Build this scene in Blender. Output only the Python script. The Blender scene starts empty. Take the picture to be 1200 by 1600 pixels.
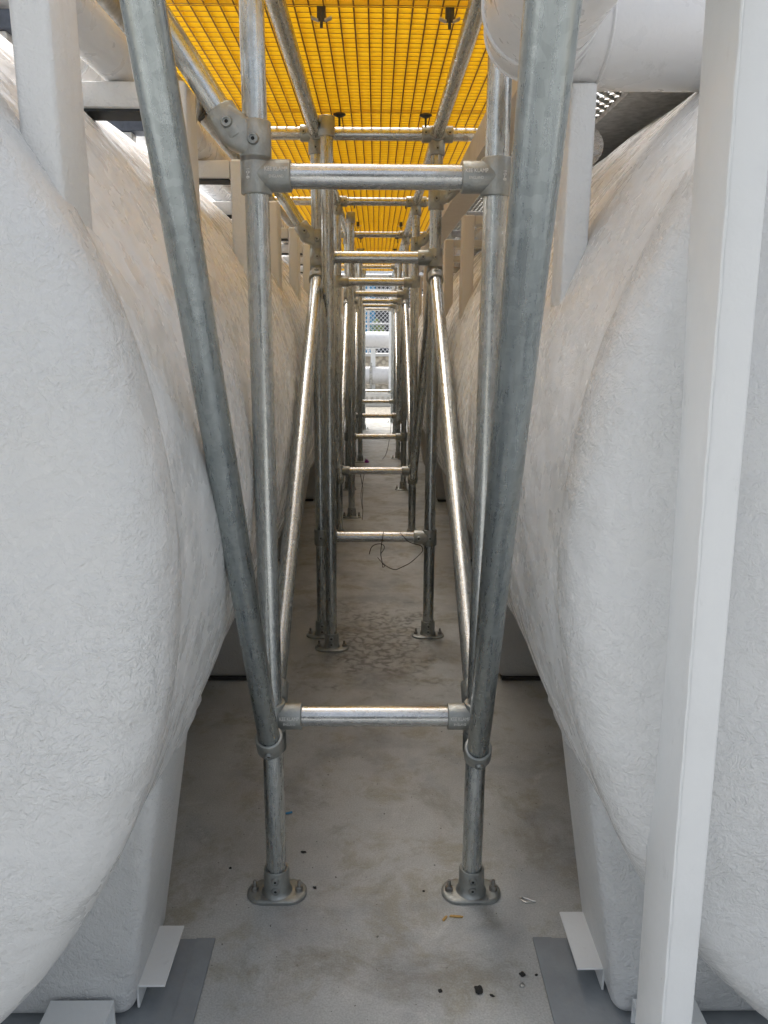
import bpy, bmesh, math, random
from mathutils import Vector, Matrix, noise
R = math.radians
random.seed(7)
S = bpy.context.scene
COL = S.collection

# ------------------------------------------------------------------ camera
M = [[0.9999392255705714, 0.003236631192280216, 0.0105389460503026],
     [-0.009532613062620572, -0.22639956023723862, 0.9739878687194123],
     [0.00553845226795227, -0.974029138857206, -0.22635494738035988]]
HC = 1.358
FPX = 1226.09
cd = bpy.data.cameras.new('camera')
cam = bpy.data.objects.new('camera', cd)
COL.objects.link(cam)
rot = Matrix(((M[0][0], -M[0][1], -M[0][2]), (M[1][0], -M[1][1], -M[1][2]), (M[2][0], -M[2][1], -M[2][2])))
cam.matrix_world = Matrix.Translation((0, 0, HC)) @ rot.to_4x4()
cd.sensor_fit = 'VERTICAL'
cd.sensor_height = 36
cd.sensor_width = 27
cd.lens = FPX / 1600 * 36
cd.clip_start = 0.02
cd.clip_end = 800
S.camera = cam

# ------------------------------------------------------------------ sky, sun, exposure
SUN_EL, SUN_AZ = 60, 335          # degrees; the sun stands high beyond the far end
w = bpy.data.worlds.new('World')
S.world = w
w.use_nodes = True
nt = w.node_tree
bg = nt.nodes['Background']
sky = nt.nodes.new('ShaderNodeTexSky')
sky.sky_type = 'NISHITA'
sky.sun_disc = False
sky.sun_elevation = R(SUN_EL)
sky.sun_rotation = R(SUN_AZ)
sky.dust_density = 6
sky.air_density = 1.2
hsv = nt.nodes.new('ShaderNodeHueSaturation')
hsv.inputs['Saturation'].default_value = 0.44      # overcast: cloud takes the blue out
nt.links.new(sky.outputs[0], hsv.inputs['Color'])
nt.links.new(hsv.outputs[0], bg.inputs['Color'])
bg.inputs['Strength'].default_value = 0.15
sd = bpy.data.lights.new('sun', 'SUN')
sd.energy = 0.8
sd.angle = R(14)
sd.color = (1, 0.98, 0.95)
so = bpy.data.objects.new('sun', sd)
COL.objects.link(so)
a, e = R(SUN_AZ), R(SUN_EL)
sv = Vector((math.sin(a) * math.cos(e), math.cos(a) * math.cos(e), math.sin(e)))
so.rotation_euler = (-sv).to_track_quat('-Z', 'Y').to_euler()
so.location = (0, -5, 20)
S.view_settings.view_transform = 'Standard'
S.view_settings.look = 'None'
S.view_settings.gamma = 1
S.view_settings.exposure = 1.14
S.render.engine = 'CYCLES'
S.cycles.use_denoising = True
S.cycles.denoiser = 'OPENIMAGEDENOISE'
S.cycles.denoising_prefilter = 'ACCURATE'
S.cycles.max_bounces = 14
S.cycles.diffuse_bounces = 8
S.cycles.glossy_bounces = 6
S.cycles.transmission_bounces = 8


# ------------------------------------------------------------------ materials
class NT:
    def __init__(self, name):
        self.m = bpy.data.materials.new(name)
        self.m.use_nodes = True
        self.t = self.m.node_tree
        self.b = self.t.nodes['Principled BSDF']
        self.tc = self.n('ShaderNodeTexCoord')

    def n(self, typ, **kw):
        nd = self.t.nodes.new(typ)
        for k, v in kw.items():
            setattr(nd, k, v)
        return nd

    def l(self, a, b):
        self.t.links.new(a, b)

    def set(self, node, **kw):
        for k, v in kw.items():
            node.inputs[k.replace('_', ' ')].default_value = v
        return node

    def coord(self, scale=(1, 1, 1), loc=(0, 0, 0)):
        mp = self.n('ShaderNodeMapping')
        mp.inputs['Scale'].default_value = scale
        mp.inputs['Location'].default_value = loc
        self.l(self.tc.outputs['Object'], mp.inputs[0])
        return mp.outputs[0]

    def noise(self, co, scale, detail=4, rough=0.55, dist=0.0):
        nd = self.n('ShaderNodeTexNoise')
        self.set(nd, Scale=scale, Detail=detail, Roughness=rough, Distortion=dist)
        self.l(co, nd.inputs['Vector'])
        return nd.outputs['Fac']

    def ramp(self, fac, stops):
        r = self.n('ShaderNodeValToRGB')
        els = r.color_ramp.elements
        while len(els) < len(stops):
            els.new(0.5)
        for el, (p, c) in zip(els, stops):
            el.position = p
            el.color = (c[0], c[1], c[2], 1) if not isinstance(c, (int, float)) else (c, c, c, 1)
        self.l(fac, r.inputs[0])
        return r.outputs[0]

    def math(self, op, a, b=None, c=None):
        m = self.n('ShaderNodeMath', operation=op)
        for i, v in enumerate((a, b, c)):
            if v is None:
                continue
            if isinstance(v, (int, float)):
                m.inputs[i].default_value = v
            else:
                self.l(v, m.inputs[i])
        return m.outputs[0]

    def vmath(self, op, a, b=None):
        m = self.n('ShaderNodeVectorMath', operation=op)
        for i, v in enumerate((a, b)):
            if v is None:
                continue
            if isinstance(v, tuple):
                m.inputs[i].default_value = v
            else:
                self.l(v, m.inputs[i])
        return m.outputs['Value'] if op in ('DOT_PRODUCT', 'LENGTH') else m.outputs['Vector']

    def maprange(self, v, a, b, c, d):
        m = self.n('ShaderNodeMapRange', interpolation_type='SMOOTHSTEP')
        for i, x in enumerate((a, b, c, d)):
            m.inputs[i + 1].default_value = x
        self.l(v, m.inputs[0])
        return m.outputs[0]

    def mix(self, fac, a, b, blend='MIX'):
        m = self.n('ShaderNodeMix', data_type='RGBA', blend_type=blend)
        if isinstance(fac, (int, float)):
            m.inputs[0].default_value = fac
        else:
            self.l(fac, m.inputs[0])
        for i, v in ((6, a), (7, b)):
            if isinstance(v, tuple):
                m.inputs[i].default_value = (*v, 1)
            else:
                self.l(v, m.inputs[i])
        return m.outputs[2]

    def bump(self, h, dist, strength=1.0, prev=None):
        b = self.n('ShaderNodeBump')
        b.inputs['Strength'].default_value = strength
        b.inputs['Distance'].default_value = dist
        self.l(h, b.inputs['Height'])
        if prev:
            self.l(prev, b.inputs['Normal'])
        return b.outputs[0]

    def out(self, base=None, rough=None, normal=None, metal=0.0, spec=None):
        for key, v in (('Base Color', base), ('Roughness', rough), ('Normal', normal), ('Metallic', metal)):
            if v is None:
                continue
            if isinstance(v, tuple):
                self.b.inputs[key].default_value = (*v, 1)
            elif isinstance(v, (int, float)):
                self.b.inputs[key].default_value = v
            else:
                self.l(v, self.b.inputs[key])
        if spec is not None:
            self.b.inputs['Specular IOR Level'].default_value = spec
        return self.m

    def fibres(self, co, scales, width=0.07):
        """short strands lying at random angles, like chopped glass mat under paint"""
        tot = None
        for i, sc in enumerate(scales):
            off = self.vmath('ADD', co, (i * 3.7, i * 1.9, i * 5.3))
            v = self.n('ShaderNodeTexVoronoi', feature='F1')
            v.inputs['Scale'].default_value = sc
            self.l(off, v.inputs['Vector'])
            d = self.vmath('SUBTRACT', off, v.outputs['Position'])
            c = self.vmath('NORMALIZE', self.vmath('SUBTRACT', v.outputs['Color'], (0.5, 0.5, 0.5)))
            dot = self.math('ABSOLUTE', self.vmath('DOT_PRODUCT', d, c))
            line = self.maprange(self.math('MULTIPLY', dot, sc), 0.0, width, 1.0, 0.0)
            fade = self.maprange(v.outputs['Distance'], 0.25, 0.62, 1.0, 0.0)
            x = self.math('MULTIPLY', line, fade)
            tot = x if tot is None else self.math('MAXIMUM', tot, x)
        return tot


def frp(name, base, strand, wav, rough, scales, dirt=0.25):
    k = NT(name)
    co = k.coord()
    warp = k.n('ShaderNodeTexNoise')
    k.set(warp, Scale=9.0, Detail=3.0)
    k.l(co, warp.inputs['Vector'])
    wv = k.n('ShaderNodeVectorMath', operation='SCALE')
    k.l(k.vmath('SUBTRACT', warp.outputs['Color'], (0.5, 0.5, 0.5)), wv.inputs[0])
    wv.inputs['Scale'].default_value = 0.035
    wco = k.vmath('ADD', co, wv.outputs[0])
    fib = k.fibres(wco, scales, 0.10)
    r1 = k.noise(wco, scales[0] * 1.15, 3, 0.55, 1.1)
    ridge = k.maprange(k.math('ABSOLUTE', k.math('SUBTRACT', r1, 0.5)), 0.0, 0.15, 1.0, 0.0)
    r2 = k.noise(k.vmath('ADD', wco, (4.1, 7.7, 2.3)), scales[0] * 2.1, 2, 0.5, 1.4)
    ridge2 = k.maprange(k.math('ABSOLUTE', k.math('SUBTRACT', r2, 0.5)), 0.0, 0.17, 1.0, 0.0)
    wr = k.noise(co, 85, 3, 0.6, 0.6)
    soft = k.noise(co, 6, 3, 0.5)
    patch = k.maprange(k.noise(co, 3.0, 3, 0.6), 0.35, 0.65, 0.3, 1.0)
    h = k.math('MULTIPLY', k.math('ADD', k.math('MULTIPLY', fib, 0.26), k.math('ADD', k.math('MULTIPLY', ridge, 0.40), k.math('MULTIPLY', ridge2, 0.42))), patch)
    h = k.math('ADD', h, k.math('MULTIPLY', wr, 1.1))
    n1 = k.bump(soft, wav, 1.0)
    n2 = k.bump(h, strand, 1.0, n1)
    st = k.noise(k.coord((1.4, 0.5, 0.25)), 3.2, 5, 0.65)
    colr = k.mix(k.maprange(st, 0.5, 0.8, 0.0, dirt), base, (base[0] * 0.86, base[1] * 0.83, base[2] * 0.77))
    drip = k.maprange(k.noise(k.coord((6, 6, 0.45)), 3.0, 6, 0.7), 0.58, 0.76, 0.0, dirt * 0.8)
    colr = k.mix(drip, colr, (base[0] * 0.74, base[1] * 0.70, base[2] * 0.62))
    spk = k.maprange(k.noise(co, 110, 2, 0.5), 0.78, 0.82, 0.0, 0.5)
    colr = k.mix(spk, colr, (0.30, 0.27, 0.23))
    rg = k.maprange(k.noise(co, 14, 3, 0.6), 0.3, 0.7, rough - 0.08, rough + 0.1)
    return k.out(colr, rg, n2)


def galv(name, base=(0.58, 0.605, 0.60), rough=0.20, streak=(9, 9, 1.2)):
    k = NT(name)
    co = k.coord()
    oi = k.n('ShaderNodeObjectInfo')
    rnd = oi.outputs['Random']
    co = k.vmath('ADD', co, (0, 0, 0))
    sh_ = k.n('ShaderNodeCombineXYZ')
    for q in range(3):
        k.l(k.math('MULTIPLY', rnd, 7.0 + 4 * q), sh_.inputs[q])
    co = k.vmath('ADD', co, sh_.outputs[0])
    sco = k.vmath('ADD', k.coord(streak), sh_.outputs[0])
    sp = k.noise(sco, 12, 8, 0.68, 0.3)
    lo = k.noise(k.vmath('ADD', k.coord((14, 14, 0.8) if streak[2] < 3 else (0.8, 14, 14)), sh_.outputs[0]), 3, 4, 0.6)
    fine = k.noise(co, 150, 4, 0.7)
    big = k.noise(co, 7, 6, 0.7)
    vs_ = k.n('ShaderNodeTexVoronoi', feature='F1')
    vs_.inputs['Scale'].default_value = 95
    k.l(co, vs_.inputs['Vector'])
    c = k.ramp(sp, [(0.30, tuple(x * 0.87 for x in base)), (0.5, base), (0.70, tuple(min(1, x * 1.10) for x in base))])
    c = k.mix(k.maprange(big, 0.48, 0.70, 0.0, 0.45), c, tuple(x * 0.78 for x in base))
    c = k.mix(k.maprange(lo, 0.46, 0.66, 0.0, 0.38), c, tuple(x * 0.70 for x in base))
    c = k.mix(1.0, c, k.ramp(rnd, [(0.0, 0.86), (1.0, 1.0)]), 'MULTIPLY')
    vg = k.n('ShaderNodeSeparateXYZ')
    k.l(vs_.outputs['Color'], vg.inputs[0])
    c = k.mix(0.30, c, k.ramp(vg.outputs[0], [(0.0, 0.25), (1.0, 0.75)]), 'SOFT_LIGHT')
    sc = k.maprange(k.noise(k.coord((1, 1, 2.2)), 120, 3, 0.6, 0.5), 0.68, 0.73, 0.0, 0.55)
    c = k.mix(sc, c, (0.15, 0.16, 0.16))
    r = k.math('ADD', k.maprange(sp, 0.3, 0.7, rough - 0.05, rough + 0.09), k.math('MULTIPLY', fine, 0.12))
    nb = k.bump(k.noise(co, 55, 5, 0.65), 0.0004, 0.5)
    return k.out(c, r, nb, 0.92)


def paint(name, base, rough=0.35, bump=0.0008, scale=60, dirt=0.15):
    k = NT(name)
    co = k.coord()
    d = k.noise(co, 4, 5, 0.65)
    c = k.mix(k.maprange(d, 0.5, 0.75, 0.0, dirt), base, tuple(x * 0.72 for x in base))
    sm = k.maprange(k.noise(k.coord((2.5, 2.5, 1)), 9, 6, 0.75), 0.60, 0.72, 0.0, 0.35)
    c = k.mix(sm, c, tuple(x * 0.66 for x in base))
    s = k.maprange(k.noise(co, 90, 2, 0.5), 0.78, 0.81, 0.0, 0.5)
    c = k.mix(s, c, tuple(x * 0.4 for x in base))
    r = k.maprange(k.noise(co, 20, 3, 0.5), 0.3, 0.7, rough - 0.07, rough + 0.1)
    return k.out(c, r, k.bump(k.noise(co, scale, 4, 0.6), bump))


def plain(name, base, rough=0.6, metal=0.0, scale=40, var=0.3):
    k = NT(name)
    co = k.coord()
    n_ = k.noise(co, scale, 4, 0.6)
    c = k.ramp(n_, [(0.3, tuple(x * (1 - var) for x in base)), (0.7, tuple(min(1, x * (1 + var)) for x in base))])
    return k.out(c, rough, k.bump(n_, 0.001, 0.5), metal)


MT = {}
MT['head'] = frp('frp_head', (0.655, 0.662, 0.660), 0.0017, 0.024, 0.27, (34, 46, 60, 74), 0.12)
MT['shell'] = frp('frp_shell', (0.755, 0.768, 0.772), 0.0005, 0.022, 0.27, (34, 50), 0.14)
MT['saddle'] = frp('frp_saddle', (0.66, 0.67, 0.67), 0.0026, 0.012, 0.40, (36, 50, 66))
MT['saddle_shaded'] = frp('frp_saddle_shaded', (0.45, 0.445, 0.435), 0.0020, 0.012, 0.55, (36, 50, 66))  # darker copy of the saddle coat, shade below the tank put into the colour
MT['column'] = frp('frp_column', (0.72, 0.725, 0.72), 0.0013, 0.008, 0.38, (36, 52))
MT['paint'] = paint('white_paint', (0.75, 0.765, 0.765), 0.36, 0.0016, 30, 0.25)
MT['pipe'] = paint('pipe_paint', (0.66, 0.66, 0.66), 0.30, 0.0006, 90)
MT['cream'] = paint('beam_paint', (0.62, 0.58, 0.52), 0.45)
MT['galv'] = galv('galvanised_tube')
MT['galv_dull'] = galv('galvanised_dull_tube', (0.40, 0.44, 0.445), 0.22)
MT['rail'] = galv('galvanised_rail', (0.66, 0.67, 0.665), 0.18, (1.2, 9, 9))
k = NT('cast_fitting')
co = k.coord()
g = k.noise(co, 170, 4, 0.6)
c_ = k.ramp(k.noise(co, 30, 4, 0.6), [(0.3, (0.31, 0.325, 0.315)), (0.7, (0.46, 0.48, 0.47))])
MT['cast'] = k.out(c_, 0.46, k.bump(g, 0.0016, 0.7), 0.85)
MT['dark_hole'] = plain('socket_black', (0.012, 0.012, 0.012), 0.8)
MT['screw'] = plain('screw_steel', (0.25, 0.25, 0.24), 0.4, 0.8)
MT['stud'] = plain('stud_steel', (0.33, 0.32, 0.30), 0.35, 0.9)
MT['grey_steel'] = plain('grey_beam_paint', (0.46, 0.455, 0.445), 0.5)
MT['slate'] = plain('slate_paint', (0.085, 0.10, 0.13), 0.5)
MT['zinc'] = plain('bright_zinc', (0.78, 0.78, 0.76), 0.5, 0.0, 200, 0.05)
MT['rubber'] = plain('rubber_black', (0.045, 0.043, 0.04), 0.8)
MT['clip'] = plain('clip_dark', (0.05, 0.052, 0.05), 0.5)
MT['clip_steel'] = plain('clip_bright', (0.6, 0.6, 0.58), 0.35, 0.8)
MT['wire'] = plain('wire_brown', (0.045, 0.035, 0.028), 0.6)
MT['steel'] = plain('bright_steel', (0.62, 0.62, 0.60), 0.3, 0.9)
MT['walk'] = plain('walkway_steel', (0.42, 0.42, 0.40), 0.45, 0.7)
MT['stone'] = plain('dark_stone', (0.025, 0.024, 0.022), 0.8)
MT['chip'] = plain('wood_chip', (0.50, 0.31, 0.10), 0.7)
MT['purple'] = plain('purple_plastic', (0.30, 0.03, 0.30), 0.5)
MT['blue'] = paint('container_blue', (0.05, 0.26, 0.48), 0.5)
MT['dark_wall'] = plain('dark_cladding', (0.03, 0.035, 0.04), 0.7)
MT['white_wall'] = paint('pale_cladding', (0.72, 0.74, 0.76), 0.5)
MT['bark'] = plain('bark', (0.10, 0.07, 0.05), 0.9)
MT['mesh_wire'] = plain('fence_wire', (0.62, 0.63, 0.64), 0.5, 0.5)

k = NT('foil')
co = k.coord()
f_ = k.noise(co, 26, 5, 0.7, 1.0)
MT['foil'] = k.out((0.62, 0.60, 0.57), 0.24, k.bump(f_, 0.02, 0.9), 0.9)

k = NT('grey_pad')
co = k.coord()
p_ = k.noise(co, 7, 5, 0.6)
MT['pad'] = k.out(k.ramp(p_, [(0.3, (0.22, 0.24, 0.255)), (0.7, (0.31, 0.33, 0.345))]), 0.6, k.bump(k.noise(co, 60, 3), 0.001))

k = NT('leaf')
co = k.coord()
MT['leaf'] = k.out(k.ramp(k.noise(co, 9, 3), [(0.3, (0.10, 0.16, 0.03)), (0.7, (0.26, 0.34, 0.07))]), 0.6)

# yellow moulded grating: tinted resin that lets some of the sky through
k = NT('yellow_grp')
co = k.coord()
yn = k.noise(co, 18, 4, 0.6)
yc = k.ramp(yn, [(0.3, (0.93, 0.755, 0.075)), (0.7, (0.97, 0.83, 0.12))])
k.l(yc, k.b.inputs['Base Color'])
k.b.inputs['Roughness'].default_value = 0.42
tr = k.n('ShaderNodeBsdfTranslucent')
k.l(yc, tr.inputs['Color'])
mx = k.n('ShaderNodeMixShader')
mx.inputs[0].default_value = 0.62
k.l(k.b.outputs[0], mx.inputs[1])
k.l(tr.outputs[0], mx.inputs[2])
k.l(mx.outputs[0], k.t.nodes['Material Output'].inputs['Surface'])
MT['yellow'] = k.m
MT['yellow_edge'] = plain('grating_shade_grime_edge', (0.25, 0.14, 0.015), 0.7)
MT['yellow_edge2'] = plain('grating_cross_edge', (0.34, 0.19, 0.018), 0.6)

# concrete slab with damp and rusty patches
k = NT('concrete')
co = k.coord()
b1 = k.noise(co, 1.7, 6, 0.62)
b2 = k.noise(k.coord((1, 1, 1), (5, 3, 0)), 5.5, 6, 0.7, 0.3)
b3 = k.noise(co, 34, 5, 0.7)
cc = k.ramp(b1, [(0.30, (0.42, 0.425, 0.415)), (0.5, (0.53, 0.54, 0.525)), (0.7, (0.60, 0.61, 0.595))])
cc = k.mix(k.maprange(b2, 0.48, 0.66, 0.0, 0.7), cc, (0.36, 0.325, 0.235))
cc = k.mix(k.maprange(k.noise(k.coord((1, 1, 1), (9, 1, 0)), 2.6, 4, 0.6), 0.5, 0.68, 0.0, 0.65), cc, (0.315, 0.33, 0.35))
cc = k.mix(k.maprange(b3, 0.56, 0.72, 0.0, 0.55), cc, (0.57, 0.575, 0.56))
cc = k.mix(k.maprange(k.noise(co, 85, 2, 0.5), 0.70, 0.76, 0.0, 0.85), cc, (0.06, 0.055, 0.05))
# lime rings left by drips between the second and the first frame
vo = k.n('ShaderNodeTexVoronoi', feature='DISTANCE_TO_EDGE')
vo.inputs['Scale'].default_value = 21
wn = k.n('ShaderNodeTexNoise')
k.set(wn, Scale=14.0, Detail=2.0)
k.l(co, wn.inputs['Vector'])
ws = k.n('ShaderNodeVectorMath', operation='SCALE')
k.l(k.vmath('SUBTRACT', wn.outputs['Color'], (0.5, 0.5, 0.5)), ws.inputs[0])
ws.inputs['Scale'].default_value = 0.05
k.l(k.vmath('ADD', co, ws.outputs[0]), vo.inputs['Vector'])
ring = k.math('MULTIPLY', k.maprange(vo.outputs['Distance'], 0.03, 0.30, 1.0, 0.0), k.maprange(k.noise(co, 30, 4, 0.6), 0.35, 0.6, 0.1, 1.0))
sep = k.n('ShaderNodeSeparateXYZ')
k.l(co, sep.inputs[0])
dx_ = k.math('MULTIPLY', k.math('ABSOLUTE', k.math('SUBTRACT', sep.outputs[0], 0.02)), 4.0)
dy_ = k.math('MULTIPLY', k.math('ABSOLUTE', k.math('SUBTRACT', sep.outputs[1], 3.3)), 2.2)
reg = k.math('ADD', k.math('MAXIMUM', dx_, dy_), k.math('MULTIPLY', k.math('SUBTRACT', k.noise(co, 9, 4), 0.5), 2.0))
msk = k.maprange(reg, 0.5, 1.15, 1.0, 0.0)
cc = k.mix(k.math('MULTIPLY', k.math('MULTIPLY', ring, msk), 0.8), cc, (0.15, 0.145, 0.13))
cr = k.maprange(k.noise(co, 14, 4, 0.65), 0.35, 0.65, 0.46, 0.78)
cc = k.mix(k.maprange(k.noise(k.coord((1, 1, 1), (3, 8, 0)), 11, 8, 0.75, 0.8), 0.56, 0.70, 0.0, 0.5), cc, (0.68, 0.685, 0.66))
cc = k.mix(k.maprange(k.noise(k.coord((1, 1, 1), (13, 2, 0)), 3.4, 8, 0.75, 0.4), 0.52, 0.66, 0.0, 0.55), cc, (0.27, 0.25, 0.20))
cc = k.mix(k.maprange(k.noise(co, 240, 3, 0.6), 0.35, 0.65, 0.0, 0.30), cc, (0.16, 0.16, 0.155))
MT['concrete'] = k.out(cc, cr, k.bump(b3, 0.0025, 0.6))

k = NT('gravel')
co = k.coord()
gv = k.n('ShaderNodeTexVoronoi', feature='F1')
gv.inputs['Scale'].default_value = 28
k.l(co, gv.inputs['Vector'])
gc = k.ramp(gv.outputs['Distance'], [(0.0, (0.50, 0.46, 0.38)), (0.7, (0.30, 0.27, 0.22))])
MT['gravel'] = k.out(gc, 0.9, k.bump(gv.outputs['Distance'], 0.02))
k = NT('pale_stone')
co = k.coord()
sv_ = k.n('ShaderNodeTexVoronoi', feature='F1')
sv_.inputs['Scale'].default_value = 11
k.l(co, sv_.inputs['Vector'])
sc_ = k.mix(k.maprange(sv_.outputs['Distance'], 0.3, 0.7, 0.0, 0.8), (0.62, 0.57, 0.47), (0.30, 0.27, 0.22))
MT['pale_stone'] = k.out(sc_, 0.9, k.bump(sv_.outputs['Distance'], 0.03))
MT['upstand'] = paint('pale_concrete', (0.60, 0.595, 0.57), 0.7, 0.002, 30, 0.5)


# ------------------------------------------------------------------ mesh builder
class MB:
    def __init__(self):
        self.v = []
        self.f = []

    def add(self, vs, fs):
        o = len(self.v)
        self.v += [tuple(p) for p in vs]
        self.f += [tuple(i + o for i in q) for q in fs]

    def box(self, x0, x1, y0, y1, z0, z1):
        vs = [(x, y, z) for z in (z0, z1) for y in (y0, y1) for x in (x0, x1)]
        self.add(vs, [(0, 2, 3, 1), (4, 5, 7, 6), (0, 1, 5, 4), (2, 6, 7, 3), (0, 4, 6, 2), (1, 3, 7, 5)])
        return self

    def frame(self, d):
        d = Vector(d).normalized()
        up = Vector((0, 0, 1)) if abs(d.z) < 0.9 else Vector((0, 1, 0))
        u = d.cross(up).normalized()
        return d, u, d.cross(u).normalized()

    def lathe(self, prof, origin, axis, n=32, close=True):
        """prof: (distance along the axis, radius)"""
        d, u, v = self.frame(axis)
        o = Vector(origin)
        vs, fs = [], []
        for t, r in prof:
            for i in range(n):
                a_ = 2 * math.pi * i / n
                vs.append(o + d * t + (u * math.cos(a_) + v * math.sin(a_)) * r)
        for j in range(len(prof) - 1):
            for i in range(n):
                k2 = (i + 1) % n
                fs.append((j * n + i, j * n + k2, (j + 1) * n + k2, (j + 1) * n + i))
        if close:
            fs.append(tuple(range(n - 1, -1, -1)))
            fs.append(tuple(range((len(prof) - 1) * n, len(prof) * n)))
        self.add(vs, fs)
        return self

    def tube(self, p0, p1, r, n=32):
        p0, p1 = Vector(p0), Vector(p1)
        return self.lathe([(0, r), ((p1 - p0).length, r)], p0, p1 - p0, n)

    def sleeve(self, p0, p1, r, b=0.0025, n=32, ri=None, depth=0.004):
        """cast collar with softened rims; with ri the end at p1 is an open socket"""
        p0, p1 = Vector(p0), Vector(p1)
        L = (p1 - p0).length
        pr = [(0, r - b), (b * 0.4, r - b * 0.3), (b, r), (L - b, r), (L - b * 0.4, r - b * 0.3), (L, r - b)]
        if ri:
            pr += [(L, ri), (L - depth, ri), (L - depth, 0.002)]
        return self.lathe(pr, p0, p1 - p0, n)

    def wire(self, pts, r, n=6, closed=False):
        pts = [Vector(p) for p in pts]
        vs, fs = [], []
        m = len(pts)
        prev = None
        for i, p in enumerate(pts):
            t = (pts[min(i + 1, m - 1)] - pts[max(i - 1, 0)]).normalized()
            u = prev - t * prev.dot(t) if prev else t.orthogonal()
            u.normalize()
            prev = u
            v = t.cross(u)
            rr = r(i / (m - 1)) if callable(r) else r
            for q in range(n):
                a_ = 2 * math.pi * q / n
                vs.append(p + (u * math.cos(a_) + v * math.sin(a_)) * rr)
        for i in range(m - 1):
            for q in range(n):
                q2 = (q + 1) % n
                fs.append((i * n + q, i * n + q2, (i + 1) * n + q2, (i + 1) * n + q))
        fs += [tuple(range(n - 1, -1, -1)), tuple(range((m - 1) * n, m * n))]
        self.add(vs, fs)
        return self

    def prism(self, poly, axis, a0, a1):
        """poly in the two other axes; axis 'x','y','z'"""
        n = len(poly)
        def P(p, t):
            return {'x': (t, p[0], p[1]), 'y': (p[0], t, p[1]), 'z': (p[0], p[1], t)}[axis]
        vs = [P(p, a0) for p in poly] + [P(p, a1) for p in poly]
        fs = [(i, (i + 1) % n, n + (i + 1) % n, n + i) for i in range(n)]
        fs += [tuple(range(n - 1, -1, -1)), tuple(range(n, 2 * n))]
        self.add(vs, fs)
        return self

    def build(self, name, m, parent=None, bevel=0.0, seg=2, angle=35, smooth=True, noisy=0.0):
        me = bpy.data.meshes.new(name)
        me.from_pydata(self.v, [], self.f)
        bm = bmesh.new()
        bm.from_mesh(me)
        bmesh.ops.recalc_face_normals(bm, faces=bm.faces)
        if bevel:
            ed = [x for x in bm.edges if len(x.link_faces) == 2 and x.calc_face_angle(0) > R(40)]
            bmesh.ops.bevel(bm, geom=ed, offset=bevel, segments=seg, affect='EDGES', profile=0.5)
        # geometry relative to the root's base point
        root = parent
        while root is not None and root.parent is not None:
            root = root.parent
        if root is not None:
            bmesh.ops.translate(bm, verts=bm.verts, vec=-root.location)
        bm.to_mesh(me)
        bm.free()
        if smooth:
            me.polygons.foreach_set('use_smooth', [True] * len(me.polygons))
            me.set_sharp_from_angle(angle=R(angle))
        me.materials.append(MT[m] if isinstance(m, str) else m)
        o = bpy.data.objects.new(name, me)
        COL.objects.link(o)
        if parent is not None:
            o.parent = parent
        return o


def axis_tube(name, mat_, p0, p1, r, parent=None, n=40):
    """tube whose own Z runs along it, so the zinc streaks do too"""
    p0, p1 = Vector(p0), Vector(p1)
    m = MB()
    m.tube((0, 0, 0), (0, 0, (p1 - p0).length), r, n)
    o = m.build(name, mat_)
    o.rotation_euler = (p1 - p0).to_track_quat('Z', 'Y').to_euler()
    if parent is not None:
        o.parent = parent
        o.location = p0 - parent.location
    else:
        o.location = p0
    return o


def thing(name, label, cat, loc=(0, 0, 0), group=None):
    o = bpy.data.objects.new(name, None)
    COL.objects.link(o)
    o.location = loc
    o.empty_display_size = 0.1
    return tag(o, label, cat, group)


def tag(o, label, cat, group=None, kind=None):
    if label:
        o['label'] = label
    if cat:
        o['category'] = cat
    if group:
        o['group'] = group
    if kind:
        o['kind'] = kind
    return o


def copy_tree(o, parent=None):
    c = o.copy()
    COL.objects.link(c)
    if parent is not None:
        c.parent = parent
    for ch in list(o.children):
        copy_tree(ch, c)
    return c


def text_mesh(body, size, depth):
    cu = bpy.data.curves.new('lettering', 'FONT')
    cu.body = body
    cu.size = size
    cu.extrude = depth
    cu.align_x = 'CENTER'
    cu.align_y = 'CENTER'
    ob = bpy.data.objects.new('lettering', cu)
    COL.objects.link(ob)
    dg = bpy.context.evaluated_depsgraph_get()
    me = bpy.data.meshes.new_from_object(ob.evaluated_get(dg))
    vs = [tuple(v.co) for v in me.vertices]
    fs = [tuple(p.vertices) for p in me.polygons]
    bpy.data.objects.remove(ob)
    bpy.data.curves.remove(cu)
    bpy.data.meshes.remove(me)
    return vs, fs


TR = 0.02415      # tube radius (48.3 mm)
CR = 0.0312       # casting radius


def smooth_pts(pts, n=8):
    pts = [Vector(p) for p in pts]
    out = []
    for i in range(len(pts) - 1):
        p0, p1, p2, p3 = pts[max(i - 1, 0)], pts[i], pts[i + 1], pts[min(i + 2, len(pts) - 1)]
        for q in range(n):
            t = q / n
            out.append(0.5 * ((2 * p1) + (p2 - p0) * t + (2 * p0 - 5 * p1 + 4 * p2 - p3) * t * t + (3 * p1 - p0 - 3 * p2 + p3) * t ** 3))
    out.append(pts[-1])
    return out


# ------------------------------------------------------------------ setting: ground
g = MB()
nx, ny = 10, 30
g.add([(-4 + 8 * i / nx, -6 + 18.3 * j / ny, 0) for j in range(ny + 1) for i in range(nx + 1)],
      [(j * (nx + 1) + i, j * (nx + 1) + i + 1, (j + 1) * (nx + 1) + i + 1, (j + 1) * (nx + 1) + i) for j in range(ny) for i in range(nx)])
tag(g.build('concrete_floor', 'concrete', smooth=False), None, None, kind='structure')
g = MB()
g.add([(-400, -400, -0.02), (400, -400, -0.02), (400, 400, -0.02), (-400, 400, -0.02)], [(0, 1, 2, 3)])
tag(g.build('ground', 'gravel', smooth=False), None, None, kind='structure')

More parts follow.
